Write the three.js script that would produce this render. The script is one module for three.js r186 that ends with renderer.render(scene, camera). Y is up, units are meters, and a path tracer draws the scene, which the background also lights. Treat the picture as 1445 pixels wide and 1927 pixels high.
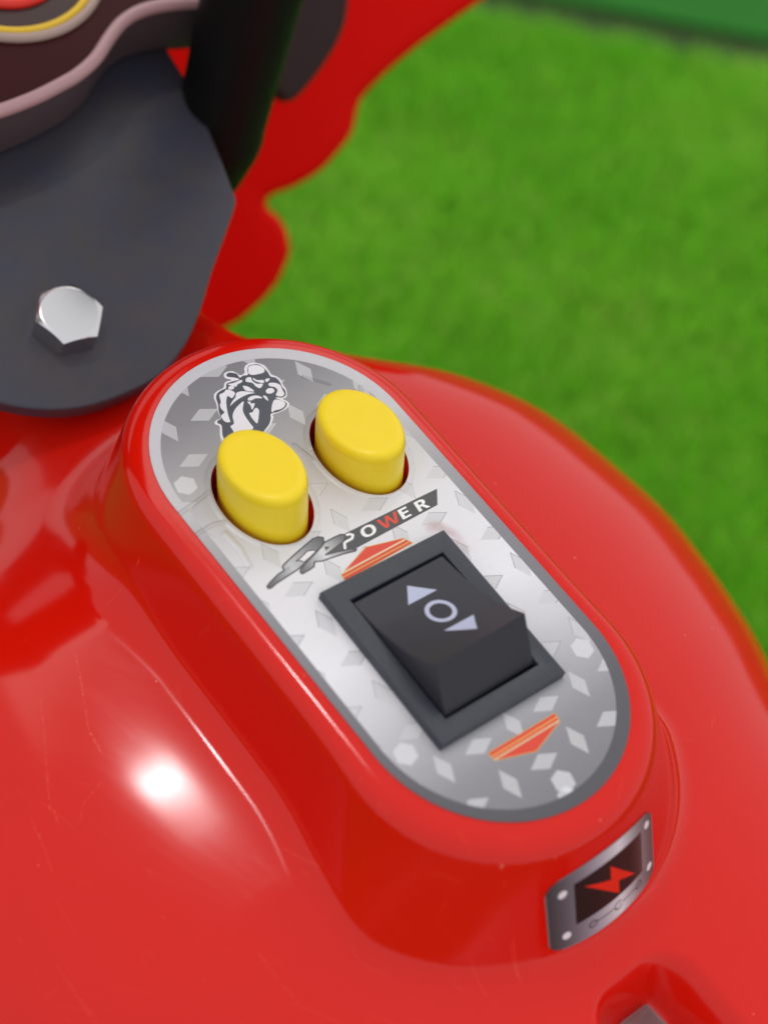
import * as THREE from 'three';
import { mergeGeometries, mergeVertices, toCreasedNormals } from 'three/addons/utils/BufferGeometryUtils.js';
import { ImprovedNoise } from 'three/addons/math/ImprovedNoise.js';
import { RectAreaLightUniformsLib } from 'three/addons/lights/RectAreaLightUniformsLib.js';

// ---------------------------------------------------------------- camera, surroundings, lamps, exposure
// The toy is laid out in millimetres: u to the right, v towards the handlebar, z up from the face of the console.
const MM = 0.001, H = 0.4;                                   // the console face lies 0.4 m above the turf
const P = (u, v, z) => new THREE.Vector3(u * MM, H + z * MM, -v * MM);

const scene = new THREE.Scene();
const camera = new THREE.PerspectiveCamera(36.757, 767 / 1024, 0.02, 30);
camera.position.copy(P(-120.23, -87.89, 195.59));
camera.up.set(0.3911, 0.5977, -0.6998);
camera.lookAt(P(11.39, 12.15, -7.66));
camera.focus = 0.259;
camera.userData.fStop = 10.5;

scene.background = new THREE.Color(0.66, 0.655, 0.65);         // dim hall far behind everything

RectAreaLightUniformsLib.init();
const renderer = new THREE.WebGLRenderer({ antialias: true });
renderer.shadowMap.enabled = true;
renderer.toneMapping = THREE.LinearToneMapping;
renderer.toneMappingExposure = 1.28;

function tag(o, label, category, kind, group) {
  o.userData.label = label;
  if (category) o.userData.category = category;
  if (kind) o.userData.kind = kind;
  if (group) o.userData.group = group;
  return o;
}
function areaLamp(name, label, pos, target, w, h, L, glow, color) {
  const g = new THREE.Group(); g.name = name; g.position.copy(pos); scene.add(g);
  const light = new THREE.RectAreaLight(color, L, w, h);
  const house = new THREE.Mesh(new THREE.BoxGeometry(w + 0.06, h + 0.06, 0.05), new THREE.MeshStandardMaterial({ color: 0xd8d8d8, roughness: 0.6 }));
  house.name = 'lamp_housing'; house.position.z = 0.04;
  const face = new THREE.Mesh(new THREE.BoxGeometry(w, h, 0.006), new THREE.MeshStandardMaterial({ color: 0xffffff, emissive: color, emissiveIntensity: glow, roughness: 0.8 }));
  face.name = 'lamp_diffuser'; face.position.z = 0.011;
  light.name = 'lamp_light'; light.position.z = 0;
  g.add(house, face, light);
  const m = new THREE.Matrix4().lookAt(pos, target, Math.abs(target.y - pos.y) > 2 && pos.x === target.x ? new THREE.Vector3(0, 0, -1) : new THREE.Vector3(0, 1, 0));
  g.quaternion.setFromRotationMatrix(m);
  tag(g, label, 'lamp');
  return g;
}
const lookDown = (p) => new THREE.Vector3(p.x, 0, p.z);
{
  const a = new THREE.Vector3(0.9, 2.75, -1.75);
  areaLamp('ceiling_lamp', 'wide white light panel under the ceiling beyond the toy', a, lookDown(a), 3.4, 1.1, 1.5, 0.1, 0xfffaf5);
  const b = new THREE.Vector3(-0.1, 2.35, -0.66);
  areaLamp('tube_lamp', 'short bright tube lamp hanging above the toy', b, lookDown(b), 0.25, 0.07, 72, 3, 0xffffff);
}

// ---------------------------------------------------------------- helpers
const noise = new ImprovedNoise();
let seed = 7;
const rnd = () => { seed = (seed + 0x6d2b79f5) | 0; let t = Math.imul(seed ^ (seed >>> 15), 1 | seed); t = (t + Math.imul(t ^ (t >>> 7), 61 | t)) ^ t; return ((t ^ (t >>> 14)) >>> 0) / 4294967296; };
const clamp = (x, a, b) => Math.min(b, Math.max(a, x));
const smooth = (a, b, x) => { const t = clamp((x - a) / (b - a), 0, 1); return t * t * (3 - 2 * t); };
const mix = (a, b, t) => a + (b - a) * t;
const pairs = (s) => s.trim().split(/\s+/).map((p) => p.split(',').map(Number));
function part(name, geo, mat, parent, label) {
  const m = new THREE.Mesh(geo, mat); m.name = name; m.castShadow = m.receiveShadow = true;
  parent.add(m);
  if (label) m.userData.label = label;
  return m;
}
function canvas(w, h) { const c = document.createElement('canvas'); c.width = w; c.height = h; return [c, c.getContext('2d')]; }
function tex(c, srgb, rx, ry) {
  const t = new THREE.CanvasTexture(c);
  if (srgb) t.colorSpace = THREE.SRGBColorSpace;
  if (rx) { t.wrapS = t.wrapT = THREE.RepeatWrapping; t.repeat.set(rx, ry); }
  return t;
}
function grain(size, lo, hi, scale = 1, speck = 0) {               // grey grain map
  const [c, g] = canvas(size, size); const im = g.createImageData(size, size);
  for (let y = 0; y < size; y++) for (let x = 0; x < size; x++) {
    let n = rnd() * 0.6 + 0.4 * (0.5 + 0.5 * noise.noise(x / 9 / scale, y / 9 / scale, 3.3));
    if (rnd() < speck) n = 1.25;
    const k = clamp(lo + (hi - lo) * n, 0, 255), i = (y * size + x) * 4;
    im.data[i] = im.data[i + 1] = im.data[i + 2] = k; im.data[i + 3] = 255;
  }
  g.putImageData(im, 0, 0); return c;
}
// a local frame in which x, y are millimetres on a tilted plane and z stands off it
function frame(origin, ex, ez) {
  const x = new THREE.Vector3(ex[0], ex[2], -ex[1]).normalize(), z = new THREE.Vector3(ez[0], ez[2], -ez[1]).normalize();
  const y = new THREE.Vector3().crossVectors(z, x).normalize();
  const m = new THREE.Matrix4().makeBasis(x, y, z).scale(new THREE.Vector3(MM, MM, MM));
  m.setPosition(P(...origin));
  return m;
}
const flat = frame([0, 0, 0], [1, 0, 0], [0, 0, 1]);                // x = u, y = v, z = z
const splineShape = (pts, n = 160, closed = true) => new THREE.CatmullRomCurve3(pts.map(([x, y]) => new THREE.Vector3(x, y, 0)), closed, 'centripetal').getPoints(n).map((p) => new THREE.Vector2(p.x, p.y));
function extrude(shape, depth, bevel, seg = 3, crease = 0.6, curveSegments = 48) {
  const g = new THREE.ExtrudeGeometry(shape, { depth: depth - 2 * bevel, bevelEnabled: bevel > 0, bevelThickness: bevel, bevelSize: bevel, bevelOffset: -bevel, bevelSegments: seg, curveSegments });
  g.translate(0, 0, bevel);
  return toCreasedNormals(g, crease);
}

// ---------------------------------------------------------------- the turf
{
  const [c, g] = canvas(512, 512);
  g.fillStyle = '#3f6a16'; g.fillRect(0, 0, 512, 512);
  for (let i = 0; i < 9000; i++) { g.fillStyle = `hsla(${85 + rnd() * 25},${45 + rnd() * 25}%,${14 + rnd() * 16}%,.6)`; g.fillRect(rnd() * 512, rnd() * 512, 1 + rnd() * 2, 3 + rnd() * 6); }
  const t = tex(c, true, 30, 30);
  const ground = new THREE.Mesh(new THREE.BoxGeometry(9, 0.02, 9), new THREE.MeshStandardMaterial({ map: t, roughness: 0.95 }));
  ground.name = 'ground'; ground.position.y = -0.0105; ground.receiveShadow = true; scene.add(ground);
  tag(ground, 'green backing of the artificial turf laid under the toy', 'ground', 'structure');

  // seam: beyond it another, bluer strip of turf begins, its cut edge curled up a little
  const A = new THREE.Vector3(0.60, 0, -0.477), B = new THREE.Vector3(0.73, 0, -0.372);
  const along = B.clone().sub(A).normalize(), out = new THREE.Vector3(along.z, 0, -along.x);
  if (out.x < 0) out.negate();
  const beyond = (x, z) => (x - A.x) * out.x + (z - A.z) * out.z;
  const strip = new THREE.Shape([[-0.9, 0.040], [0.9, 0.040], [0.9, 1.2], [-0.9, 1.2]].map(([a, b]) => new THREE.Vector2(a, b)));
  const sg = new THREE.ExtrudeGeometry(strip, { depth: 0.002, bevelEnabled: true, bevelSize: 0.001, bevelThickness: 0.001, bevelSegments: 2 });
  sg.applyMatrix4(new THREE.Matrix4().makeBasis(along, out, new THREE.Vector3(0, 1, 0)).setPosition(A.clone().setY(0.006)));
  const mat2 = new THREE.Mesh(sg, new THREE.MeshStandardMaterial({ map: (() => { const [c2, g2] = canvas(256, 256); g2.fillStyle = '#226b1a'; g2.fillRect(0, 0, 256, 256); for (let i = 0; i < 5000; i++) { g2.fillStyle = `hsla(${112 + rnd() * 12},75%,${22 + rnd() * 12}%,.5)`; g2.fillRect(rnd() * 256, rnd() * 256, 1.5, 4); } return tex(c2, true, 12, 12); })(), roughness: 1 }));
  mat2.name = 'turf_strip'; mat2.receiveShadow = mat2.castShadow = true; scene.add(mat2);
  tag(mat2, 'darker bluish green mat behind the seam in the turf, top right', 'mat', 'structure');

  const tape = new THREE.Mesh(new THREE.BoxGeometry(1.8, 0.004, 0.05), new THREE.MeshStandardMaterial({ color: 0x2a4514, roughness: 0.9 }));
  tape.name = 'seam_tape'; tape.applyMatrix4(new THREE.Matrix4().makeBasis(along, new THREE.Vector3(0, 1, 0), out.clone().negate()).setPosition(A.clone().addScaledVector(out, 0.014).setY(0.0025))); tape.receiveShadow = true; scene.add(tape);
  tag(tape, 'dark joint between the bright turf and the darker mat', 'seam', 'structure');

  // blades
  const blade = new THREE.BufferGeometry(), pos = [], idx = [], N = 3;
  for (let i = 0; i <= N; i++) { const t = i / N, w = 0.0007 * (1 - 0.75 * t); pos.push(-w, t * 0.021, 0.007 * t * t, w, t * 0.021, 0.007 * t * t); }
  for (let i = 0; i < N; i++) idx.push(2 * i, 2 * i + 1, 2 * i + 2, 2 * i + 1, 2 * i + 3, 2 * i + 2);
  blade.setAttribute('position', new THREE.Float32BufferAttribute(pos, 3)); blade.setIndex(idx); blade.computeVertexNormals();
  const COUNT = 260000, inst = new THREE.InstancedMesh(blade, new THREE.MeshStandardMaterial({ color: 0xffffff, roughness: 0.7, side: THREE.DoubleSide }), COUNT);
  const d = new THREE.Object3D(), col = new THREE.Color(); let n = 0;
  while (n < COUNT) {
    const x = 0.12 + rnd() * 0.76, z = -0.66 + rnd() * 0.82;
    if (beyond(x, z) > -0.014 + 0.02 * rnd() * rnd() + 0.006 * noise.noise(x * 40, z * 40, 1)) continue;
    const tuft = 0.5 * noise.noise(x * 26, z * 26, 0.5), lie = 0.6 * noise.noise(x * 9, z * 9, 7.5);
    d.position.set(x, 0, z);
    d.rotation.set((rnd() - 0.5) * 0.9 + lie * 0.5, rnd() * 6.28, (rnd() - 0.5) * 0.9, 'YXZ');
    const s = 0.75 + rnd() * 0.45 + tuft * 0.25; d.scale.set(1 + rnd() * 0.5, s, s); d.updateMatrix();
    inst.setMatrixAt(n, d.matrix);
    const k = rnd(), dry = rnd() < 0.1 + 0.1 * lie;
    if (dry) col.setRGB(0.42 + 0.1 * k, 0.56 + 0.12 * k, 0.11); else col.setRGB(0.18 + 0.09 * k + 0.03 * lie, 0.55 + 0.22 * k + 0.07 * tuft, 0.014 + 0.012 * k);
    inst.setColorAt(n, col); n++;
  }
  inst.name = 'grass'; inst.receiveShadow = inst.castShadow = true; scene.add(inst);
  tag(inst, 'bright green artificial grass blades around the red toy', 'grass', 'stuff');
}

// ---------------------------------------------------------------- the toy
const toy = new THREE.Group(); toy.name = 'ride_on_motorcycle'; scene.add(toy);
tag(toy, 'glossy red plastic ride-on toy motorcycle with button console and black handlebar plate', 'toy motorcycle');

const LABEL = { u0: -10.8, u1: 12.6, top: 6.5, bottom: 13.7 };   // mm across, mm down the wall from the console edge

// -- shape of the red shell
const NV = [-130, -80, -50, -30, -15, 0, 15, 30, 45, 60, 75, 90, 150], NW = [76, 80, 83.3, 89.1, 92.6, 94.5, 93, 89.9, 80.3, 58, 38, 34, 34];
function halfWidth(v) {
  let i = 0; while (i < NV.length - 2 && v > NV[i + 1]) i++;
  const slope = (k) => (k <= 0 || k >= NV.length - 1 ? 0 : (() => { const a = (NW[k] - NW[k - 1]) / (NV[k] - NV[k - 1]), b = (NW[k + 1] - NW[k]) / (NV[k + 1] - NV[k]); return a * b > 0 ? (2 * a * b) / (a + b) : 0; })());
  const h = NV[i + 1] - NV[i], t = clamp((v - NV[i]) / h, 0, 1), t2 = t * t, t3 = t2 * t;
  return NW[i] * (2 * t3 - 3 * t2 + 1) + slope(i) * h * (t3 - 2 * t2 + t) + NW[i + 1] * (-2 * t3 + 3 * t2) + slope(i + 1) * h * (t3 - t2);
}
const DROP = 42, topZ = (u, v) => -18.5 - 12.5 * smooth(22, 70, v) * (1 - smooth(16, 38, u + 4)) - 2.5 * smooth(28, 56, -v);
function capsule(u, v, r1, r2, v1, v2, cu = 0) { const t = clamp((v - v2) / (v1 - v2), 0, 1); return Math.hypot(u - cu, v - mix(v2, v1, t)) - mix(r2, r1, t); }
const stadium = (u, v) => capsule(u, v, 23.0, 22.55, 26.3, -26.3);
function rect(u, v, hu, hv, r) { const a = Math.abs(u) - hu + r, b = Math.abs(v) - hv + r; return Math.hypot(Math.max(a, 0), Math.max(b, 0)) + Math.min(Math.max(a, b), 0) - r; }
function boss(d, u, v, base) {                                   // rounded rim, drafted wall, round fillet into the shell
  const near = smooth(14, 44, -v), m = mix(5, 1.9, near), r = mix(3.6, 5, near), R = mix(mix(4.5, 5.5, near), 8, smooth(8, 30, v)), th = Math.atan(m), x = d - 0.9;
  const a = x <= 0 ? 0 : x < r * Math.sin(th) ? -(r - Math.sqrt(r * r - x * x)) : -r * (1 - Math.cos(th)) - m * (x - r * Math.sin(th));
  const e = x - r * Math.sin(th) - (-base - r * (1 - Math.cos(th))) / m, t = R * Math.tan(th / 2);
  if (e > t) return base;
  if (e < -t * Math.cos(th)) return a;
  return base + R - Math.sqrt(Math.max(0, R * R - (e - t) * (e - t)));
}
const BUTTONS = [[-9.5, 20.5, 6.3, 9.0, 8.4], [10.64, 20.7, 6.4, 9.05, 7.3]];
const SWITCH = [-1.0, -15.57];
function lift(u, v, base) {                                      // console, pockets and recess on top of the dome
  let z = boss(stadium(u, v), u, v, base);
  for (const [cu, cv] of BUTTONS) { const e = Math.hypot((u - cu) / 7.45, (v - cv) / 10); if (e < 1.06) z -= 11 * smooth(1.05, 0.99, e); }
  const s = rect(u - SWITCH[0], v - SWITCH[1], 11.2, 13.8, 0.5); if (s < 0.5) z -= 9 * smooth(0.4, -0.4, s);
  const r = rect(u + 1.2, v + 97.2, 9, 26.5, 6);
  if (r < 3) z -= 8.5 * smooth(2.4, -5.2, r) + 12 * smooth(-5.3, -6, r);
  return z;
}
function shell(q, v) {                                           // q: -1..1 across; beyond that the skirt hangs down
  const W = halfWidth(v), a = Math.min(Math.abs(q), 1), over = Math.max(Math.abs(q) - 1, 0), u = W * a * Math.sign(q);
  const z = topZ(u, v) - DROP + DROP * Math.sqrt(Math.max(0, 1 - Math.pow(a, 2.5)));
  return [u * (1 - 0.1 * over), v, lift(u, v, z) - over * 170];
}
const domeZ = (u, v) => { const a = Math.min(Math.abs(u) / halfWidth(v), 1); return lift(u, v, topZ(u, v) - DROP + DROP * Math.sqrt(Math.max(0, 1 - Math.pow(a, 2.5)))); };

// -- what the red plastic looks like: fine scuffs and wiped smears
const BU = 210, BV = 280;
function shellMaps() {
  const W = 1470, Hh = 1960, S = 7, [c, g] = canvas(W, Hh), [r, q] = canvas(W, Hh);
  const X = (u) => (u + BU / 2) * S, Y = (v) => (150 - v) * S;
  g.fillStyle = 'rgb(216,20,5)'; g.fillRect(0, 0, W, Hh);
  q.fillStyle = 'rgb(32,32,32)'; q.fillRect(0, 0, W, Hh);
  const line = (ctx, pts, style, w) => { ctx.strokeStyle = style; ctx.lineWidth = w; ctx.lineCap = 'round'; ctx.beginPath(); pts.forEach(([u, v], i) => (i ? ctx.lineTo(X(u), Y(v)) : ctx.moveTo(X(u), Y(v)))); ctx.stroke(); };
  const scuffs = ['-50.5,18.4 -53.0,13.1 -59.1,0.7', '-42.3,21.4 -44.5,15.9 -47.6,8.7 -48.0,4.0', '-61.7,1.8 -62.4,-3.4 -63.2,-7.0', '-58.3,1.2 -59.0,-1.5', '-56.3,-3.2 -54.5,-1.1 -50.2,0.4', '-45.7,-35.4 -45.4,-40.5 -44.6,-44.8', '-69.3,-18.8 -68.8,-31.1', '-26.9,50.5 -26.8,49.8'].map(pairs);
  scuffs.forEach((p, k) => {
    for (let i = 0; i + 1 < p.length; i++) {
      const [a, b] = p[i], [e, f] = p[i + 1], n = Math.ceil(Math.hypot(e - a, f - b) * 5);
      for (let j = 0; j < n; j++) {                               // broken, chalky dabs
        if (rnd() < 0.35) continue;
        const t = j / n, o = (rnd() - 0.5) * 0.25;
        line(g, [[mix(a, e, t) + o, mix(b, f, t)], [mix(a, e, t + 0.7 / n) + o, mix(b, f, t + 0.7 / n)]], `rgba(238,150,135,${(k === 1 ? 0.55 : 0.3) * (0.4 + 0.6 * rnd())})`, 0.8 + rnd() * 1.2);
      }
    }
  });
  for (let i = 0; i < 240; i++) {                                // hair scratches
    const u = i % 2 ? -95 + rnd() * 90 : (rnd() - 0.5) * 190, v = i % 2 ? -60 + rnd() * 70 : -110 + rnd() * 200, a = i % 2 ? -1.2 + (rnd() - 0.5) * 0.9 : rnd() * 6.28, l = 0.6 + rnd() * rnd() * 9;
    line(g, [[u, v], [u + Math.cos(a) * l * 0.5 + (rnd() - 0.5) * 0.4, v + Math.sin(a) * l * 0.5], [u + Math.cos(a) * l, v + Math.sin(a) * l]], `rgba(240,130,110,${0.12 + 0.3 * rnd()})`, 0.5 + rnd() * 0.6);
  }
  for (let i = 0; i < 110; i++) { g.fillStyle = `rgba(250,200,190,${0.3 + rnd() * 0.4})`; g.beginPath(); g.arc(X((rnd() - 0.5) * 180), Y(-100 + rnd() * 190), 0.5 + rnd() * 0.9, 0, 7); g.fill(); }
  for (let i = 0; i < 900; i++) {                                // wiping smears: sheaves of fine rougher streaks
    const u = -95 + rnd() * 190, v = -105 + rnd() * 190, a = -1.2 + (rnd() - 0.5) * 0.45 + (u > 0 ? 0.6 : 0), l = 5 + rnd() * 26, k = 90 + rnd() * 70, n = 2 + Math.floor(rnd() * 5), b = (rnd() - 0.5) * 4;
    for (let m = 0; m < n; m++) { const o = (rnd() - 0.5) * 4, p = rnd() * 4; line(q, [[u + o, v + p], [u + o + Math.cos(a) * l * 0.5 + b * 0.3, v + p + Math.sin(a) * l * 0.5], [u + o + Math.cos(a) * l + b * 0.1, v + p + Math.sin(a) * l]], `rgba(${k},${k},${k},${0.007 + 0.016 * rnd()})`, 1 + rnd() * 6); }
  }
  return [tex(c, true), tex(r, false)];
}
const [shellColor, shellRough] = shellMaps();
const redShell = new THREE.MeshPhysicalMaterial({ map: shellColor, roughnessMap: shellRough, roughness: 1.0, ior: 1.45, specularIntensity: 0.9, side: THREE.DoubleSide });
const red = new THREE.MeshPhysicalMaterial({ color: 0xdc0c06, roughness: 0.5, ior: 1.49, specularIntensity: 0.15, side: THREE.DoubleSide });

{
  const qs = []; for (let x = 0; x < 0.46; x += 0.0036) qs.push(x); for (let x = 0.46; x < 0.9; x += 0.009) qs.push(x);
  for (let i = 0; i <= 18; i++) qs.push(0.9 + 0.1 * Math.sin((i / 18) * Math.PI / 2)); qs.push(1.02, 1.1, 1.3, 1.6, 1.9);
  const Q = [...qs.slice(1).map((x) => -x).reverse(), ...qs], V = [];
  for (let v = -125; v < -62; v += 0.7) V.push(v); for (let v = -62; v < 62; v += 0.35) V.push(v); for (let v = 62; v <= 152; v += 0.9) V.push(v);
  const n = Q.length, pos = new Float32Array(n * V.length * 3), nor = new Float32Array(pos.length), uv = new Float32Array(n * V.length * 2), idx = [];
  const e = 2e-4, f = 0.03, d1 = [0, 0, 0], d2 = [0, 0, 0];
  V.forEach((v, j) => Q.forEach((q, i) => {
    const k = j * n + i, p = shell(q, v), a = shell(q - e, v), b = shell(q + e, v), c = shell(q, v - f), d = shell(q, v + f);
    pos.set([p[0] * MM, H + p[2] * MM, -p[1] * MM], k * 3);
    for (let m = 0; m < 3; m++) { d1[m] = b[m] - a[m]; d2[m] = d[m] - c[m]; }
    let x = d1[1] * d2[2] - d1[2] * d2[1], y = d1[2] * d2[0] - d1[0] * d2[2], z = d1[0] * d2[1] - d1[1] * d2[0]; const l = Math.hypot(x, y, z) || 1;
    nor.set([x / l, z / l, -y / l], k * 3);
    uv.set([(p[0] + BU / 2) / BU, (p[1] + 130) / BV], k * 2);
    if (i && j) idx.push(k - n - 1, k - n, k, k - n - 1, k, k - 1);
  }));
  const g = new THREE.BufferGeometry();
  g.setAttribute('position', new THREE.BufferAttribute(pos, 3)); g.setAttribute('normal', new THREE.BufferAttribute(nor, 3)); g.setAttribute('uv', new THREE.BufferAttribute(uv, 2)); g.setIndex(idx);
  part('body_shell', g, redShell, toy, 'glossy red moulded body shell with a raised oval console');
}

// ---------------------------------------------------------------- console sticker
function stadiumPath(r1, r2, v1, v2, cu = 0, n = 40) {
  const pts = [];
  for (let i = 0; i <= n; i++) { const a = (i / n) * Math.PI; pts.push(new THREE.Vector2(cu + r1 * Math.cos(a), v1 + r1 * Math.sin(a))); }
  for (let i = 0; i <= n; i++) { const a = Math.PI + (i / n) * Math.PI; pts.push(new THREE.Vector2(cu + r2 * Math.cos(a), v2 + r2 * Math.sin(a))); }
  return pts;
}
{
  const S = 20, CW = 960, CH = 2000, [c, g] = canvas(CW, CH), X = (u) => (u + 24) * S, Y = (v) => (50 - v) * S;
  const poly = (pts, fill, stroke, w) => { g.beginPath(); pts.forEach(([u, v], i) => (i ? g.lineTo(X(u), Y(v)) : g.moveTo(X(u), Y(v)))); g.closePath(); if (fill) { g.fillStyle = fill; g.fill(); } if (stroke) { g.strokeStyle = stroke; g.lineWidth = w; g.stroke(); } };
  const curve = (pts, fill, stroke, w) => poly(splineShape(pts, pts.length * 7).map((p) => [p.x, p.y]), fill, stroke, w);
  // printed steel gradient: dark ends, white middle; the border runs the other way
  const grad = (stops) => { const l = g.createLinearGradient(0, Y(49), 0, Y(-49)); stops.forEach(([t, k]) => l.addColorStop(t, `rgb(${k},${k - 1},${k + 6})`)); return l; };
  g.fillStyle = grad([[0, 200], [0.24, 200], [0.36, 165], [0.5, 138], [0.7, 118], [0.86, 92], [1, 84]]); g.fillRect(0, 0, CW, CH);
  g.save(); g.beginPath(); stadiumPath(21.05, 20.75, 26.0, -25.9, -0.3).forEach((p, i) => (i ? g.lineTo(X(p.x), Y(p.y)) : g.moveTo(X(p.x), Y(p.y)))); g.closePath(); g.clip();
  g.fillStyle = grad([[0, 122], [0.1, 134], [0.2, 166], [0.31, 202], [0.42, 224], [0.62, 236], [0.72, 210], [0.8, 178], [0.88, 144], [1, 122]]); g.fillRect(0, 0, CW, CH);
  // tread-plate rhombs, alternately upright and lying
  for (let i = -2; i <= 7; i++) for (let j = -8; j <= 7; j++) {
    const u = -15 + 6.95 * i, v = 3.05 + 7.28 * j, up = ((i + j) % 2 + 2) % 2 === 1, a = up ? 1.36 : 2.78, b = up ? 2.76 : 1.43;
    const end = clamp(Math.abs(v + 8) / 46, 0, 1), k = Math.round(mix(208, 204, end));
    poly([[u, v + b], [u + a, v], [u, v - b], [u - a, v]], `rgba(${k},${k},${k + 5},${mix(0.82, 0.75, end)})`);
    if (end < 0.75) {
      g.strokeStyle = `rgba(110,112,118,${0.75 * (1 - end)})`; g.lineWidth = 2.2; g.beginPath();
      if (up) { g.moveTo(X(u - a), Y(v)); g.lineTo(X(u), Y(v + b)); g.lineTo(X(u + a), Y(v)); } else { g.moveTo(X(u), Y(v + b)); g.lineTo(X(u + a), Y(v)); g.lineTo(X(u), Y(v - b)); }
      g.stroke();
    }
  }
  for (const [u, v, k] of [[-19, 28.5, 1], [17.8, -28.9, 1], [-18.4, -28.5, 1], [-0.8, -44.7, 1], [-2.0, -46.9, 0.8]]) poly([0, 1, 2, 3, 4, 5].map((n) => [u + 1.95 * k * Math.cos(n * 1.047 + 0.3), v + 1.95 * k * Math.sin(n * 1.047 + 0.3)]), 'rgba(226,226,231,.72)');
  g.restore();
  // rider emblem
  const toC = (s) => pairs(s).map(([a, b]) => [a, b]);
  curve(toC('3.3,44.0 3.9,44.9 4.7,45.4 5.9,45.3 6.8,44.7 7.4,43.8 7.4,42.6 7.3,41.5 7.8,40.8 8.0,40.0 7.7,38.8 7.6,37.7 7.1,36.7 6.5,36.1 5.8,36.1 6.2,35.1 6.0,34.5 5.0,34.0 3.7,33.9 2.1,34.0 2.1,33.7 1.2,32.8 -0.1,32.0 -1.2,31.6 -3.6,30.4 -6.1,30.3 -7.8,31.3 -8.4,32.6 -8.5,33.6 -8.0,34.9 -7.2,36.2 -7.6,36.9 -7.4,37.3 -6.9,37.5 -6.1,37.5 -5.7,38.8 -4.9,40.5 -4.5,41.8 -3.9,42.5 -2.8,42.8 -1.8,42.9 -1.0,43.7 -0.4,43.8 0.4,43.7 -0.3,44.6 -0.1,45.3 0.6,45.6 1.7,45.3 2.1,44.6 2.4,43.9'), '#e9e7ee');
  curve(toC('3.6,43.4 4.1,44.3 4.9,45.0 5.8,44.9 6.6,44.5 7.0,43.3 7.0,42.2 6.9,41.2 7.5,40.6 7.6,39.6 7.3,38.4 7.2,37.3 6.6,36.5 5.8,36.4 5.2,36.8 4.8,36.9 5.4,35.9 5.8,35.0 5.4,34.5 4.2,34.1 3.3,34.1 2.0,34.3 1.4,33.5 0.4,32.6 -1.0,31.9 -3.5,30.5 -6.6,31.3 -8.1,32.9 -7.9,34.2 -6.8,36.3 -7.1,36.9 -6.8,37.3 -6.1,37.4 -5.5,38.9 -4.7,40.3 -4.2,41.6 -3.5,42.3 -2.4,42.6 -1.5,42.6 -0.8,43.4 0.0,43.4 1.7,43.2 1.2,43.9 0.2,44.7 0.3,45.1 0.9,45.3 1.6,44.9 2.0,44.4 2.0,43.5 2.7,43.6'), '#454955');
  for (const s of ['4.1,44.0 4.7,44.8 5.7,44.8 6.6,44.2 6.9,43.2 6.5,42.6 5.6,42.6 4.1,43.1 3.9,43.7', '4.0,42.4 4.3,41.7 5.3,41.1 5.0,40.6 4.1,41.3 3.8,42.0', '5.6,41.1 6.5,41.0 6.2,40.7 5.5,40.5', '3.0,42.9 3.7,42.7 3.5,41.9 3.8,41.0 4.7,40.5 3.7,39.9 3.3,40.5 3.2,41.5 2.4,42.3', '-0.7,43.2 0.3,43.0 2.0,42.9 1.8,42.5 0.8,42.4 0.3,42.1 -0.5,42.8', '-1.1,42.5 -0.7,42.7 -0.1,42.4 -0.2,42.0 -0.8,41.9 -1.2,42.2',
    '5.7,40.1 6.7,39.7 7.2,38.9 6.9,37.7 6.7,36.9 6.0,36.6 5.2,37.3 6.1,38.1 6.1,38.9 5.4,39.6', '4.2,38.9 4.8,39.2 5.6,38.9 5.6,38.3 4.9,38.0 4.1,38.4', '1.4,41.7 2.1,41.1 2.4,39.8 1.9,40.0 1.2,40.6', '-0.5,40.9 0.5,40.8 1.4,40.2 2.3,39.4 1.2,39.7 -0.2,39.7 -1.9,39.4 -3.1,39.0 -2.2,39.7 -1.2,40.2', '-3.3,41.9 -2.4,42.0 -1.5,42.3 -0.7,41.1 -1.5,40.4 -1.9,40.3 -2.2,41.0 -3.0,40.3 -4.3,38.0 -4.8,36.8 -5.1,36.1 -5.8,36.5 -5.7,37.9 -4.8,38.3 -4.8,39.3 -4.5,40.0 -4.0,40.5',
    '-0.5,38.8 -1.7,37.3 -2.1,36.1 -2.3,34.3 -2.4,33.2 -3.0,33.0 -4.5,33.3 -5.8,33.5 -5.7,34.6 -5.6,35.3 -4.8,35.5 -4.0,37.0 -3.0,37.9 -1.7,38.5', '0.6,39.0 1.5,39.1 2.4,38.7 2.8,37.9 1.5,38.4 1.0,38.3 0.3,38.6', '0.0,38.4 0.5,38.1 0.3,37.8 0.9,37.6 0.4,37.0 -0.3,36.6 0.0,37.5', '-0.1,36.4 0.6,36.6 0.7,36.0 -0.1,34.9 -0.9,34.0 -1.3,33.7 -1.4,34.4 -1.3,35.7 -1.1,36.2 -0.5,36.1', '3.2,38.3 3.6,37.9 3.3,36.9 3.1,37.5', '4.4,36.6 5.3,36.0 5.6,35.1 5.1,34.6 4.1,34.4 3.0,34.6 2.4,34.5 2.4,34.7']) curve(toC(s), '#e9e7ee');
  // lettering
  poly([[-4.4, 8.05], [17.3, 7.7], [15.2, 5.0], [-2.6, 4.75], [-5, 5.7]], '#4b4b50');
  const glyph = (t, u, v, color) => { g.save(); g.translate(X(u), Y(v)); g.transform(1.6, 0, -0.14, 1, 0, 0); g.font = 'bold 56px sans-serif'; g.fillStyle = color; g.fillText(t, 0, 0); g.restore(); };
  glyph('O', -0.15, 5.55, '#f2f2f5'); glyph('W', 3.75, 5.5, '#e2442f'); glyph('E', 7.75, 5.45, '#f2f2f5'); glyph('R', 11.15, 5.35, '#f2f2f5');
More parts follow.
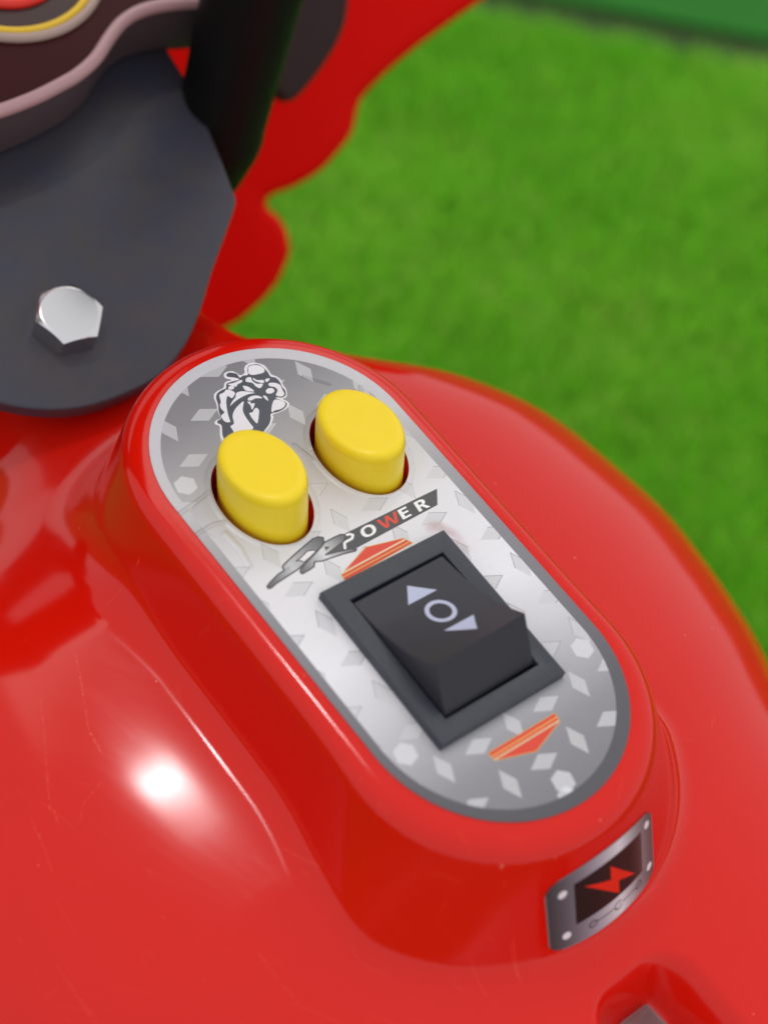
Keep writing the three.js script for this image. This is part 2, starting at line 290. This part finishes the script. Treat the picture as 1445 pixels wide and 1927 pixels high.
  g.strokeStyle = '#f2f2f5'; g.lineWidth = 9; g.lineJoin = 'round'; g.beginPath(); [[-3.9, 5.5], [-3.2, 6.6], [-1.6, 6.65], [-1.05, 7.15], [-1.5, 7.6], [-2.9, 7.65]].forEach(([u, v], i) => (i ? g.lineTo(X(u), Y(v)) : g.moveTo(X(u), Y(v)))); g.stroke();
  const sGrad = g.createLinearGradient(X(-19), 0, X(-5), 0); [[0, '#55575d'], [0.4, '#c4c6cd'], [0.6, '#a2a4ac'], [1, '#4e5056']].forEach(([t, k]) => sGrad.addColorStop(t, k));
  const rGrad = g.createLinearGradient(X(-13), 0, X(-2), 0); [[0, '#5c5e66'], [0.5, '#d9dae0'], [0.75, '#9a9ca3'], [1, '#56585e']].forEach(([t, k]) => rGrad.addColorStop(t, k));
  poly(pairs('-18.93,5.94 -18.18,6.30 -16.19,6.91 -14.79,7.07 -14.79,7.56 -14.46,7.93 -12.09,8.61 -9.26,9.29 -7.16,9.75 -6.21,9.63 -5.62,9.13 -6.00,8.43 -6.78,7.88 -8.10,7.48 -9.88,6.85 -11.29,6.52 -12.88,6.14 -15.04,5.93 -17.36,5.67 -18.54,5.40 -19.02,5.52'), sGrad, '#4b4449', 5);
  poly(pairs('-12.13,7.57 -10.95,7.79 -9.45,8.24 -8.49,7.95 -8.16,7.51 -9.71,7.08 -11.13,6.75 -11.53,7.39'), '#e6e5ea', '#5b5358', 4);
  poly(pairs('-14.87,7.15 -14.12,7.01 -13.11,7.11 -13.93,7.06'), '#5b5358');
  poly(pairs('-12.47,5.90 -11.19,6.46 -8.76,7.19 -6.97,7.82 -6.07,8.22 -4.10,8.27 -2.65,8.20 -2.21,7.79 -2.18,7.43 -3.22,6.85 -4.78,6.58 -7.29,6.19 -5.39,5.77 -2.90,5.10 -2.26,4.56 -2.69,4.39 -4.56,4.88 -7.20,5.32 -8.53,5.51 -9.65,5.99 -10.30,5.30 -11.43,5.14 -12.77,5.10 -12.85,5.48'), rGrad, '#4b4449', 5);
  poly(pairs('-6.51,7.64 -5.77,7.14 -6.77,6.80'), '#5d4d4e'); poly(pairs('-7.25,6.25 -4.04,6.57 -4.25,5.70 -5.34,5.82'), '#55565b');
  // red direction marks with yellow pinstripes
  const mark = (pts, stripes) => { poly(pts, '#df4530', '#d9a54a', 2.5); for (const [a, b, col, w] of stripes) { g.strokeStyle = col; g.lineWidth = w; g.beginPath(); g.moveTo(X(a[0]), Y(a[1])); g.lineTo(X(b[0]), Y(b[1])); g.stroke(); } };
  mark([[-7.4, 1.9], [-0.7, 4.15], [5.8, 2.5], [6.6, 1.0], [-7.6, 0.6]], [[[-7.3, 2.0], [5.9, 2.15], '#ead6b0', 6], [[-7.4, 1.35], [6.3, 1.45], '#e8b95a', 4]]);
  mark([[-7.6, -35.0], [5.9, -35.3], [5.6, -36.8], [-1.0, -38.7], [-7.5, -36.5]], [[[-7.5, -35.75], [5.8, -36.0], '#e8b95a', 4], [[-7.5, -36.35], [5.6, -36.65], '#d8c39a', 6]]);
  // glue stain beside the switch
  for (let i = 0; i < 120; i++) { const t = rnd(), u = mix(11.2, 15.2, Math.sqrt(t)) - Math.max(0, t - 0.6) * 2, v = 2 - 7 * t * t; g.fillStyle = 'rgba(186,132,136,.03)'; g.beginPath(); g.arc(X(u - rnd() * 1.6), Y(v + (rnd() - 0.5) * 1.2), 10 + rnd() * 12, 0, 7); g.fill(); }
  // fine printing screen
  const im = g.getImageData(0, 0, CW, CH);
  for (let y = 0; y < CH; y++) for (let x = 0; x < CW; x++) { const i = (y * CW + x) * 4, k = 1 + 0.028 * Math.sin((y + x * 0.12) * 1.05) * Math.sin(x * 0.9 + y * 0.1) + (rnd() - 0.5) * 0.045; for (let m = 0; m < 3; m++) im.data[i + m] = clamp(im.data[i + m] * k, 0, 255); }
  g.putImageData(im, 0, 0);
  // relief of the foil: creases by the left button, lifted rims of the button holes
  const [bc, b] = canvas(480, 1000); b.fillStyle = '#505050'; b.fillRect(0, 0, 480, 1000);
  const bx = (u) => (u + 24) * 10, by = (v) => (50 - v) * 10;
  const crease = (pts, w, k) => { for (let i = 0; i < 7; i++) { b.strokeStyle = `rgba(${k},${k},${k},.16)`; b.lineWidth = w * (1 - i / 8) * 10; b.lineCap = 'round'; b.beginPath(); pts.forEach(([u, v], j) => (j ? b.lineTo(bx(u), by(v)) : b.moveTo(bx(u), by(v)))); b.stroke(); } };
  crease([[-23, 24.2], [-19, 25.0], [-16.2, 25.6]], 0.8, 255); crease([[-23, 19.6], [-19.5, 19.9], [-17.6, 19.5]], 0.8, 255);
  crease([[-18.9, 17.4], [-18.6, 14], [-19.2, 10.5]], 1.4, 255); crease([[18, 28], [19.5, 32]], 0.7, 255); crease([[2.5, 23], [1.6, 27]], 0.7, 255); crease([[15, 35], [12, 38.5]], 0.6, 255);
  for (const [cu, cv] of BUTTONS) for (let i = 0; i < 5; i++) { b.strokeStyle = 'rgba(255,255,255,.13)'; b.lineWidth = 14 - i * 2.6; b.beginPath(); b.ellipse(bx(cu), by(cv), 78, 103, 0, 0, 7); b.stroke(); }
  const bm = b.getImageData(0, 0, 480, 1000); for (let i = 0; i < bm.data.length; i += 4) { const k = (rnd() - 0.5) * 10; bm.data[i] = bm.data[i + 1] = bm.data[i + 2] = clamp(bm.data[i] + k, 0, 255); } b.putImageData(bm, 0, 0);
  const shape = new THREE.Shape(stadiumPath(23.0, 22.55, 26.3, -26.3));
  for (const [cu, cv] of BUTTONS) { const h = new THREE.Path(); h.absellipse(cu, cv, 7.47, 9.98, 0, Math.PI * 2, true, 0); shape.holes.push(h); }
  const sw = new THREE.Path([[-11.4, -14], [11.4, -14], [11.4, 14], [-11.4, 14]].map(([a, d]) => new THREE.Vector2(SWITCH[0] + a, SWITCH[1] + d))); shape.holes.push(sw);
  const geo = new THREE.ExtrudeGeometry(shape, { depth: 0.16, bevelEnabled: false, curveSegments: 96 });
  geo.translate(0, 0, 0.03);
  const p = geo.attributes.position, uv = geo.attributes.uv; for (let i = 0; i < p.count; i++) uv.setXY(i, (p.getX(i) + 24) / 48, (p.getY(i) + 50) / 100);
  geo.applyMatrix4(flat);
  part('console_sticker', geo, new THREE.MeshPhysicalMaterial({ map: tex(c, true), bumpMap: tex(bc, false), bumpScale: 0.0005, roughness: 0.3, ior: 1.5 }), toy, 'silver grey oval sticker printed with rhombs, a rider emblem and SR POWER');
}

// ---------------------------------------------------------------- yellow buttons
const yellow = new THREE.MeshPhysicalMaterial({ color: new THREE.Color().setRGB(0.99, 0.74, 0.025), map: tex(grain(256, 236, 256, 5), false, 2, 2), roughness: 0.3, ior: 1.46, specularIntensity: 0.7, bumpMap: tex(grain(128, 90, 170, 2), false, 3, 3), bumpScale: 0.00003 });
BUTTONS.forEach(([cu, cv, a, b, h], k) => {
  const prof = [[0, h - 0.1], [0.5, h - 0.07], [0.78, h], [0.86, h - 0.07], [0.92, h - 0.32], [0.96, h - 0.85], [0.98, h - 1.7], [0.99, h - 3.2], [1.02, -10]];
  const curve = new THREE.SplineCurve(prof.map(([x, y]) => new THREE.Vector2(x, y)));
  const g = new THREE.LatheGeometry(curve.getPoints(70).map((q) => new THREE.Vector2(Math.max(q.x, 0), q.y)), 96);
  g.scale(a, 1, b); g.computeVertexNormals();
  // weld the normals along the seam of the turned shape
  const gg = mergeVertices(g.deleteAttribute('normal').deleteAttribute('uv'), 1e-4); gg.computeVertexNormals();
  const p = gg.attributes.position, uv = new Float32Array(p.count * 2); for (let i = 0; i < p.count; i++) { uv[2 * i] = p.getX(i) / 20; uv[2 * i + 1] = p.getZ(i) / 20; } gg.setAttribute('uv', new THREE.BufferAttribute(uv, 2));
  gg.scale(MM, MM, MM);
  gg.applyQuaternion(new THREE.Quaternion().setFromUnitVectors(new THREE.Vector3(0, 1, 0), new THREE.Vector3(-0.09, 1, -0.13).normalize()));   // they sit a little askew
  const pos = P(cu, cv, 0); gg.translate(pos.x, pos.y, pos.z);
  const m = part(k ? 'button_001' : 'button', gg, yellow, toy, k ? 'yellow oval push button, the one nearer the turf' : 'yellow oval push button below the rider emblem');
});

// ---------------------------------------------------------------- rocker switch
{
  const sw = new THREE.Group(); sw.name = 'rocker_switch'; toy.add(sw); sw.userData.label = 'black rocker switch with white arrows and a ring';
  const speck = grain(256, 60, 165, 1, 0.012);
  const bezelMat = new THREE.MeshPhysicalMaterial({ color: new THREE.Color().setRGB(0.034, 0.041, 0.062), map: tex(grain(256, 140, 255, 1, 0.01), false, 2.6, 2.6), roughness: 0.42, roughnessMap: tex(grain(256, 150, 255, 1.5), false, 2.2, 2.2), bumpMap: tex(speck, false, 2, 2), bumpScale: 0.00014, ior: 1.55 });
  const sh = new THREE.Shape([[-12.5, -15.5], [12.5, -15.5], [12.5, 15.5], [-12.5, 15.5]].map(([a, b]) => new THREE.Vector2(a, b)));
  sh.holes.push(new THREE.Path([[-9.2, -12.15], [9.45, -12.15], [9.45, 11.95], [-9.2, 11.95]].map(([a, b]) => new THREE.Vector2(a, b)).reverse()));
  const g = new THREE.ExtrudeGeometry(sh, { depth: 7.6, bevelEnabled: true, bevelThickness: 0.35, bevelSize: 0.35, bevelOffset: -0.35, bevelSegments: 3 });
  g.translate(0, 0, -5.9);
  const p0 = g.attributes.position, u0 = g.attributes.uv; for (let i = 0; i < p0.count; i++) u0.setXY(i, (p0.getX(i) + p0.getZ(i)) / 30, p0.getY(i) / 30);
  g.rotateZ(-0.015); g.translate(SWITCH[0], SWITCH[1], 0); g.applyMatrix4(flat);
  part('bezel', toCreasedNormals(g, 0.5), bezelMat, sw);
  // rocker: side outline in (v, z), drawn out across u
  const top = new THREE.SplineCurve([[-4.3, 1.9], [-7, 2.25], [-10, 2.75], [-13, 3.6], [-16, 4.75], [-19, 6.5], [-22, 8.75]].map(([a, b]) => new THREE.Vector2(-a, b))).getPoints(30);
  const s2 = new THREE.Shape([...top, new THREE.Vector2(27.2, 1.5), new THREE.Vector2(27.4, -5), new THREE.Vector2(4.1, -5), new THREE.Vector2(4.0, 1.6)]);
  const r = new THREE.ExtrudeGeometry(s2, { depth: 17.6, bevelEnabled: true, bevelThickness: 0.4, bevelSize: 0.4, bevelOffset: -0.4, bevelSegments: 3 });
  const p = r.attributes.position, uv = r.attributes.uv;
  for (let i = 0; i < p.count; i++) { const a = p.getX(i), z = p.getY(i), w = p.getZ(i); const u = SWITCH[0] + 0.1 + 8.8 - w, v = -a; p.setXYZ(i, u, v, z); uv.setXY(i, (u + 12) / 24, (v + 30) / 28); }
  r.rotateZ(0); r.translate(0, 0, 0);
  const rr = toCreasedNormals(r, 0.45);
  rr.applyMatrix4(flat);
  const S = 40, [c, gc] = canvas(24 * S, 28 * S), X = (u) => (u + 12) * S, Y = (v) => (-2 - v) * S;
  gc.fillStyle = '#2f2f38'; gc.fillRect(0, 0, 24 * S, 28 * S);
  gc.fillStyle = '#b9bfdb'; gc.strokeStyle = '#b9bfdb';
  const tri = (pts) => { gc.beginPath(); pts.forEach(([u, v], i) => (i ? gc.lineTo(X(u), Y(v)) : gc.moveTo(X(u), Y(v)))); gc.closePath(); gc.fill(); };
  tri([[-0.65, -5.95], [2.75, -9.2], [-3.05, -9.1]]);
  gc.lineWidth = 0.72 * S; gc.beginPath(); gc.arc(X(0.1), Y(-13.0), 2.1 * S, 0, 7); gc.stroke();
  tri([[3.25, -16.75], [-2.7, -16.6], [0.9, -19.7]]);
  const im = gc.getImageData(0, 0, 24 * S, 28 * S); for (let i = 0; i < im.data.length; i += 4) { const k = 1 + (rnd() - 0.5) * 0.14; for (let m = 0; m < 3; m++) im.data[i + m] = clamp(im.data[i + m] * k, 0, 255); } gc.putImageData(im, 0, 0);
  part('rocker', rr, new THREE.MeshPhysicalMaterial({ map: tex(c, true), roughness: 0.42, bumpMap: tex(speck, false, 3, 3), bumpScale: 0.00005, ior: 1.5, specularIntensity: 0.8 }), sw, 'black rocker tilted with its far end pressed in');
}

// ---------------------------------------------------------------- charging sticker on the front wall of the console
{
  const W = 820, Hh = 600, [c, g] = canvas(W, Hh);
  const lg = g.createLinearGradient(0, 0, W, 0); [[0, '#3c383c'], [0.14, '#5f5962'], [0.38, '#a29ba8'], [0.6, '#dedae2'], [0.8, '#8f868c'], [1, '#544a4c']].forEach(([t, k]) => lg.addColorStop(t, k));
  g.fillStyle = lg; g.fillRect(0, 0, W, Hh);
  g.strokeStyle = 'rgba(150,146,150,.8)'; g.lineWidth = 6; g.strokeRect(3, 3, W - 6, Hh - 6);
  const bg = g.createLinearGradient(0, 0, W, 0); [[0, '#131213'], [0.7, '#1b1718'], [0.88, '#5a4344']].forEach(([t, k]) => bg.addColorStop(t, k));
  g.fillStyle = bg; g.fillRect(0.205 * W, 0.17 * Hh, 0.64 * W, 0.56 * Hh);
  g.fillStyle = '#e32a14'; g.beginPath(); [[0.28, 0.28], [0.51, 0.44], [0.51, 0.26], [0.755, 0.64], [0.585, 0.53], [0.585, 0.7]].forEach(([x, y], i) => (i ? g.lineTo(x * W, y * Hh) : g.moveTo(x * W, y * Hh))); g.closePath(); g.fill();
  g.fillStyle = '#e6e2ea'; for (const [x, y] of [[0.12, 0.22], [0.13, 0.82], [0.925, 0.17], [0.935, 0.8]]) { g.beginPath(); for (let k = 0; k < 8; k++) g.lineTo(x * W + 28 * Math.cos(k * 0.785 + 0.4), y * Hh + 31 * Math.sin(k * 0.785 + 0.4)); g.closePath(); g.fill(); }
  g.strokeStyle = '#2c2830'; g.lineWidth = 8; const cy = 0.85 * Hh;
  for (const [x, r, a0, a1] of [[0.34, 25, 0, 7], [0.575, 29, 0.5, 5.5], [0.79, 25, 0, 7]]) { g.beginPath(); g.arc(x * W, cy, r, a0, a1); g.stroke(); }
  g.beginPath(); g.moveTo(0.37 * W, cy); g.lineTo(0.54 * W, cy); g.moveTo(0.61 * W, cy); g.lineTo(0.76 * W, cy); g.stroke();
  g.lineWidth = 6; g.beginPath(); g.moveTo(0.33 * W, cy); g.lineTo(0.35 * W, cy); g.moveTo(0.78 * W, cy); g.lineTo(0.8 * W, cy); g.moveTo(0.79 * W, cy - 8); g.lineTo(0.79 * W, cy + 8); g.moveTo(0.575 * W, cy - 3); g.lineTo(0.595 * W, cy - 3); g.stroke();
  const nx = 56, ny = 40, pos = [], uv = [], idx = [], R = 0.1;
  for (let j = 0; j <= ny; j++) for (let i = 0; i <= nx; i++) {
    let s = i / nx, t = j / ny; const cx = Math.min(s, 1 - s), cyy = Math.min(t, 1 - t);
    // rounded corners: pull the outermost rows in
    const rx = 0.1, ry = 0.14; if (cyy < ry) { const inset = rx * (1 - Math.sqrt(Math.max(0, 1 - ((ry - cyy) / ry) ** 2))); s = inset + s * (1 - 2 * inset); }
    const u = mix(LABEL.u0, LABEL.u1, s), rad = 22.55 + mix(LABEL.top + 1.2 * (2 * s - 1) ** 2, LABEL.bottom, t), v = -26.3 - Math.sqrt(rad * rad - u * u), z = domeZ(u, v);
    const e = 0.05, nu = -(domeZ(u + e, v) - domeZ(u - e, v)) / (2 * e), nv = -(domeZ(u, v + e) - domeZ(u, v - e)) / (2 * e), l = Math.hypot(nu, nv, 1), o = 0.16;
    const w = P(u + (nu / l) * o, v + (nv / l) * o, z + o / l); pos.push(w.x, w.y, w.z); uv.push(s, 1 - t);
    if (i && j) { const k = j * (nx + 1) + i, n = nx + 1; idx.push(k - n - 1, k - 1, k, k - n - 1, k, k - n); }
  }
  const geo = new THREE.BufferGeometry(); geo.setAttribute('position', new THREE.Float32BufferAttribute(pos, 3)); geo.setAttribute('uv', new THREE.Float32BufferAttribute(uv, 2)); geo.setIndex(idx); geo.computeVertexNormals();
  part('charging_sticker', geo, new THREE.MeshPhysicalMaterial({ map: tex(c, true), roughness: 0.38, specularIntensity: 0.5, side: THREE.DoubleSide }), toy, 'steel grey sticker with a red lightning bolt on black and a plug symbol');
}

// ---------------------------------------------------------------- metal latch in the recess
{
  const s = new THREE.Shape(); s.moveTo(-3.2, -26); s.lineTo(3.2, -26); s.lineTo(3.2, -0.8); s.quadraticCurveTo(3.2, 0, 2.4, 0); s.lineTo(-2.4, 0.1); s.quadraticCurveTo(-3.2, 0, -3.2, -1);
  const g = extrude(s, 9, 1.6, 5, 0.9);
  g.applyMatrix4(frame([-1.3, -75.6, -35.6], [1, 0, 0], [0, 0.16, 1]));
  const p = g.attributes.position; for (let i = 0; i < p.count; i++) p.setY(i, p.getY(i) + 0.0005 * noise.noise(p.getX(i) * 420, p.getZ(i) * 420, 2));
  g.computeVertexNormals();
  part('latch', toCreasedNormals(g, 0.8), new THREE.MeshStandardMaterial({ color: 0xb9b6ba, metalness: 1, roughness: 0.28, bumpMap: tex(grain(128, 60, 200, 3), false, 1, 1), bumpScale: 0.0004 }), toy, 'crumpled bare steel latch inside the recess');
}

// ---------------------------------------------------------------- handlebar plate with its bolt
const TILT = (14 * Math.PI) / 180, plateN = [0, -Math.sin(TILT), Math.cos(TILT)], plate0 = [-6.2, 84.3, -20];
const plateFrame = (off) => frame([plate0[0] + plateN[0] * off, plate0[1] + plateN[1] * off, plate0[2] + plateN[2] * off], [1, 0, 0], plateN);
function scuffed() {                                              // handled steel paint: rubbed brownish patches, hairlines, dust
  const [c, g] = canvas(512, 512); g.fillStyle = 'rgb(212,210,222)'; g.fillRect(0, 0, 512, 512);
  const im = g.getImageData(0, 0, 512, 512);
  for (let y = 0; y < 512; y++) for (let x = 0; x < 512; x++) { const i = (y * 512 + x) * 4, n = noise.noise(x / 70, y / 70, 4.2) + 0.5 * noise.noise(x / 23, y / 23, 9.1), k = (rnd() - 0.5) * 26; im.data[i] += 20 * n + k; im.data[i + 1] += 8 * n + k; im.data[i + 2] += -16 * n + k; }
  g.putImageData(im, 0, 0);
  for (let i = 0; i < 60; i++) { const x = rnd() * 512, y = rnd() * 512, a = rnd() * 6.28, l = 4 + rnd() * 30; g.strokeStyle = `rgba(255,250,245,${0.1 + 0.3 * rnd()})`; g.lineWidth = 0.6 + rnd(); g.beginPath(); g.moveTo(x, y); g.lineTo(x + Math.cos(a) * l, y + Math.sin(a) * l); g.stroke(); }
  return tex(c, true, 1, 1);
}
const satin = new THREE.MeshPhysicalMaterial({ color: new THREE.Color().setRGB(0.064, 0.062, 0.077), map: scuffed(), roughness: 0.44, roughnessMap: tex(grain(256, 150, 255, 8), false, 2, 2), bumpMap: tex(grain(256, 110, 150, 1), false, 2, 2), bumpScale: 0.00004, ior: 1.5 });
function planarUV(g, s) { const p = g.attributes.position, uv = new Float32Array(p.count * 2); for (let i = 0; i < p.count; i++) { uv[2 * i] = (p.getX(i) + 0.3 * p.getZ(i)) / s; uv[2 * i + 1] = (p.getY(i) + 0.3 * p.getZ(i)) / s; } g.setAttribute('uv', new THREE.BufferAttribute(uv, 2)); return g; }
{
  const right = [[1.2, -18.3], [10.1, -17.3], [17.5, -14], [24.6, -8.6], [32.3, -1.2], [44.3, 9.6], [46.4, 11.9], [47, 14.2], [51.2, 33.3], [52.6, 45], [50, 62]];
  const left = right.slice(1).map(([x, y]) => [2.4 - x, y]).reverse();
  const pts = splineShape([...right, ...left], 220);
  const g = planarUV(extrude(new THREE.Shape(pts), 3.6, 0.7, 4, 0.7), 60);
  g.applyMatrix4(plateFrame(-3.6));
  const plate = part('handlebar_plate', g, satin, toy, 'flat dark grey steel handlebar plate with rounded end');
  // hexagon bolt: chamfered head over a thin flange
  const hex = new THREE.Shape([0, 1, 2, 3, 4, 5].map((k) => { const a = ((-8.6 + 60 * k) * Math.PI) / 180; return new THREE.Vector2(6.65 * Math.cos(a), 6.65 * Math.sin(a)); }));
  const body = new THREE.ExtrudeGeometry(hex, { depth: 5.3, bevelEnabled: false });
  const { Brush, Evaluator, INTERSECTION } = await import('three-bvh-csg');
  const cone = new THREE.LatheGeometry([[0, -0.1], [7.4, -0.1], [7.4, 4.05], [5.6, 5.12], [5.4, 5.19], [5.1, 5.2], [0.001, 5.2]].map(([x, y]) => new THREE.Vector2(x, y)), 72); cone.rotateX(Math.PI / 2);
  const ev = new Evaluator(); ev.attributes = ['position', 'normal']; const A = new Brush(body), B = new Brush(cone); A.updateMatrixWorld(); B.updateMatrixWorld();
  const head = toCreasedNormals(ev.evaluate(A, B, INTERSECTION).geometry.clone(), 0.35);
  head.applyMatrix4(plateFrame(0).multiply(new THREE.Matrix4().makeTranslation(-1.1, -1.2, 0.05)));
  part('bolt', planarUV(head, 0.02), new THREE.MeshStandardMaterial({ color: 0xdadade, metalness: 1, roughness: 0.22 }), plate, 'zinc plated hexagon bolt head in the dark plate');
}

// ---------------------------------------------------------------- instrument panel above the plate
{
  const right = [[1.2, 36.9], [10.8, 37.5], [16.5, 38.5], [22, 39.8], [27.5, 42.2], [32.4, 45.6], [36.7, 48.2], [41, 49.6], [45, 49.9], [51.1, 49.2], [57.5, 47.6], [68, 46.5], [76, 51], [76, 72], [62, 100], [40, 118]];
  const left = right.slice(1).map(([x, y]) => [2.4 - x, y]).reverse();
  const outline = splineShape([...right, ...left], 320), wallDark = new THREE.MeshPhysicalMaterial({ color: new THREE.Color().setRGB(0.08, 0.055, 0.064), roughness: 0.5, ior: 1.5 });
  const g = extrude(new THREE.Shape(outline), 13.6, 0.5, 2, 0.6); g.applyMatrix4(plateFrame(1.2));
  const panel = part('instrument_panel', g, wallDark, toy, 'dark plastic instrument panel with a pale rounded rim');
  const foot = extrude(new THREE.Shape(outline.map((p) => new THREE.Vector2((p.x - 1.2) * 0.985 + 1.2, (p.y - 75) * 0.985 + 75.6))), 1.6, 0.3, 2, 0.6); foot.applyMatrix4(plateFrame(-0.1)); part('panel_base', foot, new THREE.MeshStandardMaterial({ color: 0x120d0f, roughness: 0.6 }), panel);
  const rim = new THREE.TubeGeometry(new THREE.CatmullRomCurve3(outline.slice(0, -1).map((p) => new THREE.Vector3(p.x, p.y, 15.2)), true), 420, 1.35, 14, true); rim.applyMatrix4(plateFrame(0));
  part('rim', rim, new THREE.MeshPhysicalMaterial({ color: new THREE.Color().setRGB(0.46, 0.27, 0.29), roughness: 0.34 }), panel);
  const face = extrude(new THREE.Shape(outline.map((p) => new THREE.Vector2((p.x - 1.2) * 0.97 + 1.2, (p.y - 75) * 0.96 + 75))), 0.5, 0, 1, 0.6); face.applyMatrix4(plateFrame(14.85));
  part('dial_face', face, new THREE.MeshPhysicalMaterial({ color: new THREE.Color().setRGB(0.04, 0.004, 0.006), roughness: 0.4, specularIntensity: 0.25 }), panel);
  for (const cx of [21.2, -18.8]) {
    const add = (name, geo, color, z) => { geo.translate(cx, 70.4, z); geo.applyMatrix4(plateFrame(15.35)); part(name, geo, new THREE.MeshPhysicalMaterial({ color, roughness: 0.35 }), panel); };
    add('gauge_ring', new THREE.TorusGeometry(20.6, 1.0, 10, 90), new THREE.Color().setRGB(0.42, 0.3, 0.26), 0.3);
    add('gauge_ring', new THREE.TorusGeometry(19.0, 0.9, 10, 90), new THREE.Color().setRGB(0.78, 0.5, 0.02), 0.3);
    add('gauge_disc', new THREE.CylinderGeometry(18, 18, 0.4, 64).rotateX(Math.PI / 2), new THREE.Color().setRGB(0.03, 0.006, 0.007), 0.1);
    add('gauge_ring', new THREE.TorusGeometry(12.6, 1.1, 10, 80), new THREE.Color().setRGB(0.75, 0.02, 0.008), 0.5);
  }
}

// ---------------------------------------------------------------- fork, guard, fender, windscreen
{
  const blackGloss = new THREE.MeshPhysicalMaterial({ color: new THREE.Color().setRGB(0.006, 0.006, 0.006), roughness: 0.5, specularIntensity: 0.3 });
  const lathe = (prof, base, topDir) => { const g = new THREE.LatheGeometry(new THREE.SplineCurve(prof.map(([x, y]) => new THREE.Vector2(x, y))).getPoints(60), 48); g.scale(MM, MM, MM); const d = new THREE.Vector3(topDir[0], topDir[2], -topDir[1]).normalize(); g.applyQuaternion(new THREE.Quaternion().setFromUnitVectors(new THREE.Vector3(0, 1, 0), d)); const b = P(...base); g.translate(b.x, b.y, b.z); return g; };
  const forkProfile = [[0.1, -24], [5, -23.5], [7.2, -19], [8.7, -13], [9.4, -10], [9.8, -6], [9.6, 0], [10, 30], [10.3, 70], [10.3, 120]];
  part('fork_tube', lathe(forkProfile, [52, 118, -14], [0.07, -0.03, 1]), blackGloss, toy, 'black fork tube beside the instrument panel');
  part('fork_tube', lathe(forkProfile, [-58, 118, -14], [-0.07, -0.03, 1]), blackGloss, toy);
  const gs = new THREE.Shape(splineShape([[84.5, -4], [86, -10.5], [88.5, -14.2], [92, -14.6], [97, -12], [103, -7.6], [108, -2.5], [111, 4], [113, 30], [110, 60], [90, 62], [82, 40], [83, 12]], 90));
  const gg = extrude(gs, 5, 2, 4, 0.7);
  gg.applyMatrix4(frame([0, 150, -30], [1, 0, 0], [0, -0.9, 0.43]));
  part('fork_guard', gg, new THREE.MeshPhysicalMaterial({ color: new THREE.Color().setRGB(0.03, 0.012, 0.015), roughness: 0.5, specularIntensity: 0.5 }), toy, 'dark rounded guard behind the fork tube');
  const fn = [-0.55, -0.6, 0.58];
  const fs = new THREE.Shape(splineShape([[82,100],[69.1,87.4],[56.9,76.0],[46.1,64.8],[38.6,56.4],[31.3,46.6],[28.6,41.4],[28.0,32.2],[25.2,26.2],[21.0,19.8],[14.2,13.7],[8,9.4],[8.2,6.6],[12.1,4.2],[15.2,0.5],[17.0,-4.7],[16.4,-9.6],[15.0,-14.8],[10.1,-23.1],[4.8,-29.1],[-2.6,-33.6],[-12.5,-34],[-25.0,13.3],[-29.5,66.1],[-10,112],[40,128],[78,122]], 260));
  const fg = extrude(fs, 7, 2.6, 4, 0.9);
  fg.applyMatrix4(frame([108, 172, -115], [0.7372, -0.6757, 0], fn));
  part('front_fender', fg, red, toy, 'red wavy-edged front fender behind the handlebar, out of focus');
  // windscreen over the instrument panel, which the shell mirrors
  const ws = new THREE.Shape(splineShape([[-100, -24], [-40, -14], [0, 4], [50, 40], [96, 70], [104, 130], [98, 168], [50, 186], [0, 186], [-50, 180], [-98, 158], [-106, 80]], 120));
  const wg = extrude(ws, 4, 1.2, 3, 0.8); wg.applyMatrix4(frame([1, 170, 62], [1, 0, 0], [0, -0.98, 0.2]));
  part('windscreen', wg, new THREE.MeshPhysicalMaterial({ color: new THREE.Color().setRGB(0.42, 0.008, 0.004), roughness: 0.6, specularIntensity: 0.3 }), toy, 'red windscreen above the instrument panel');
}

renderer.render(scene, camera);
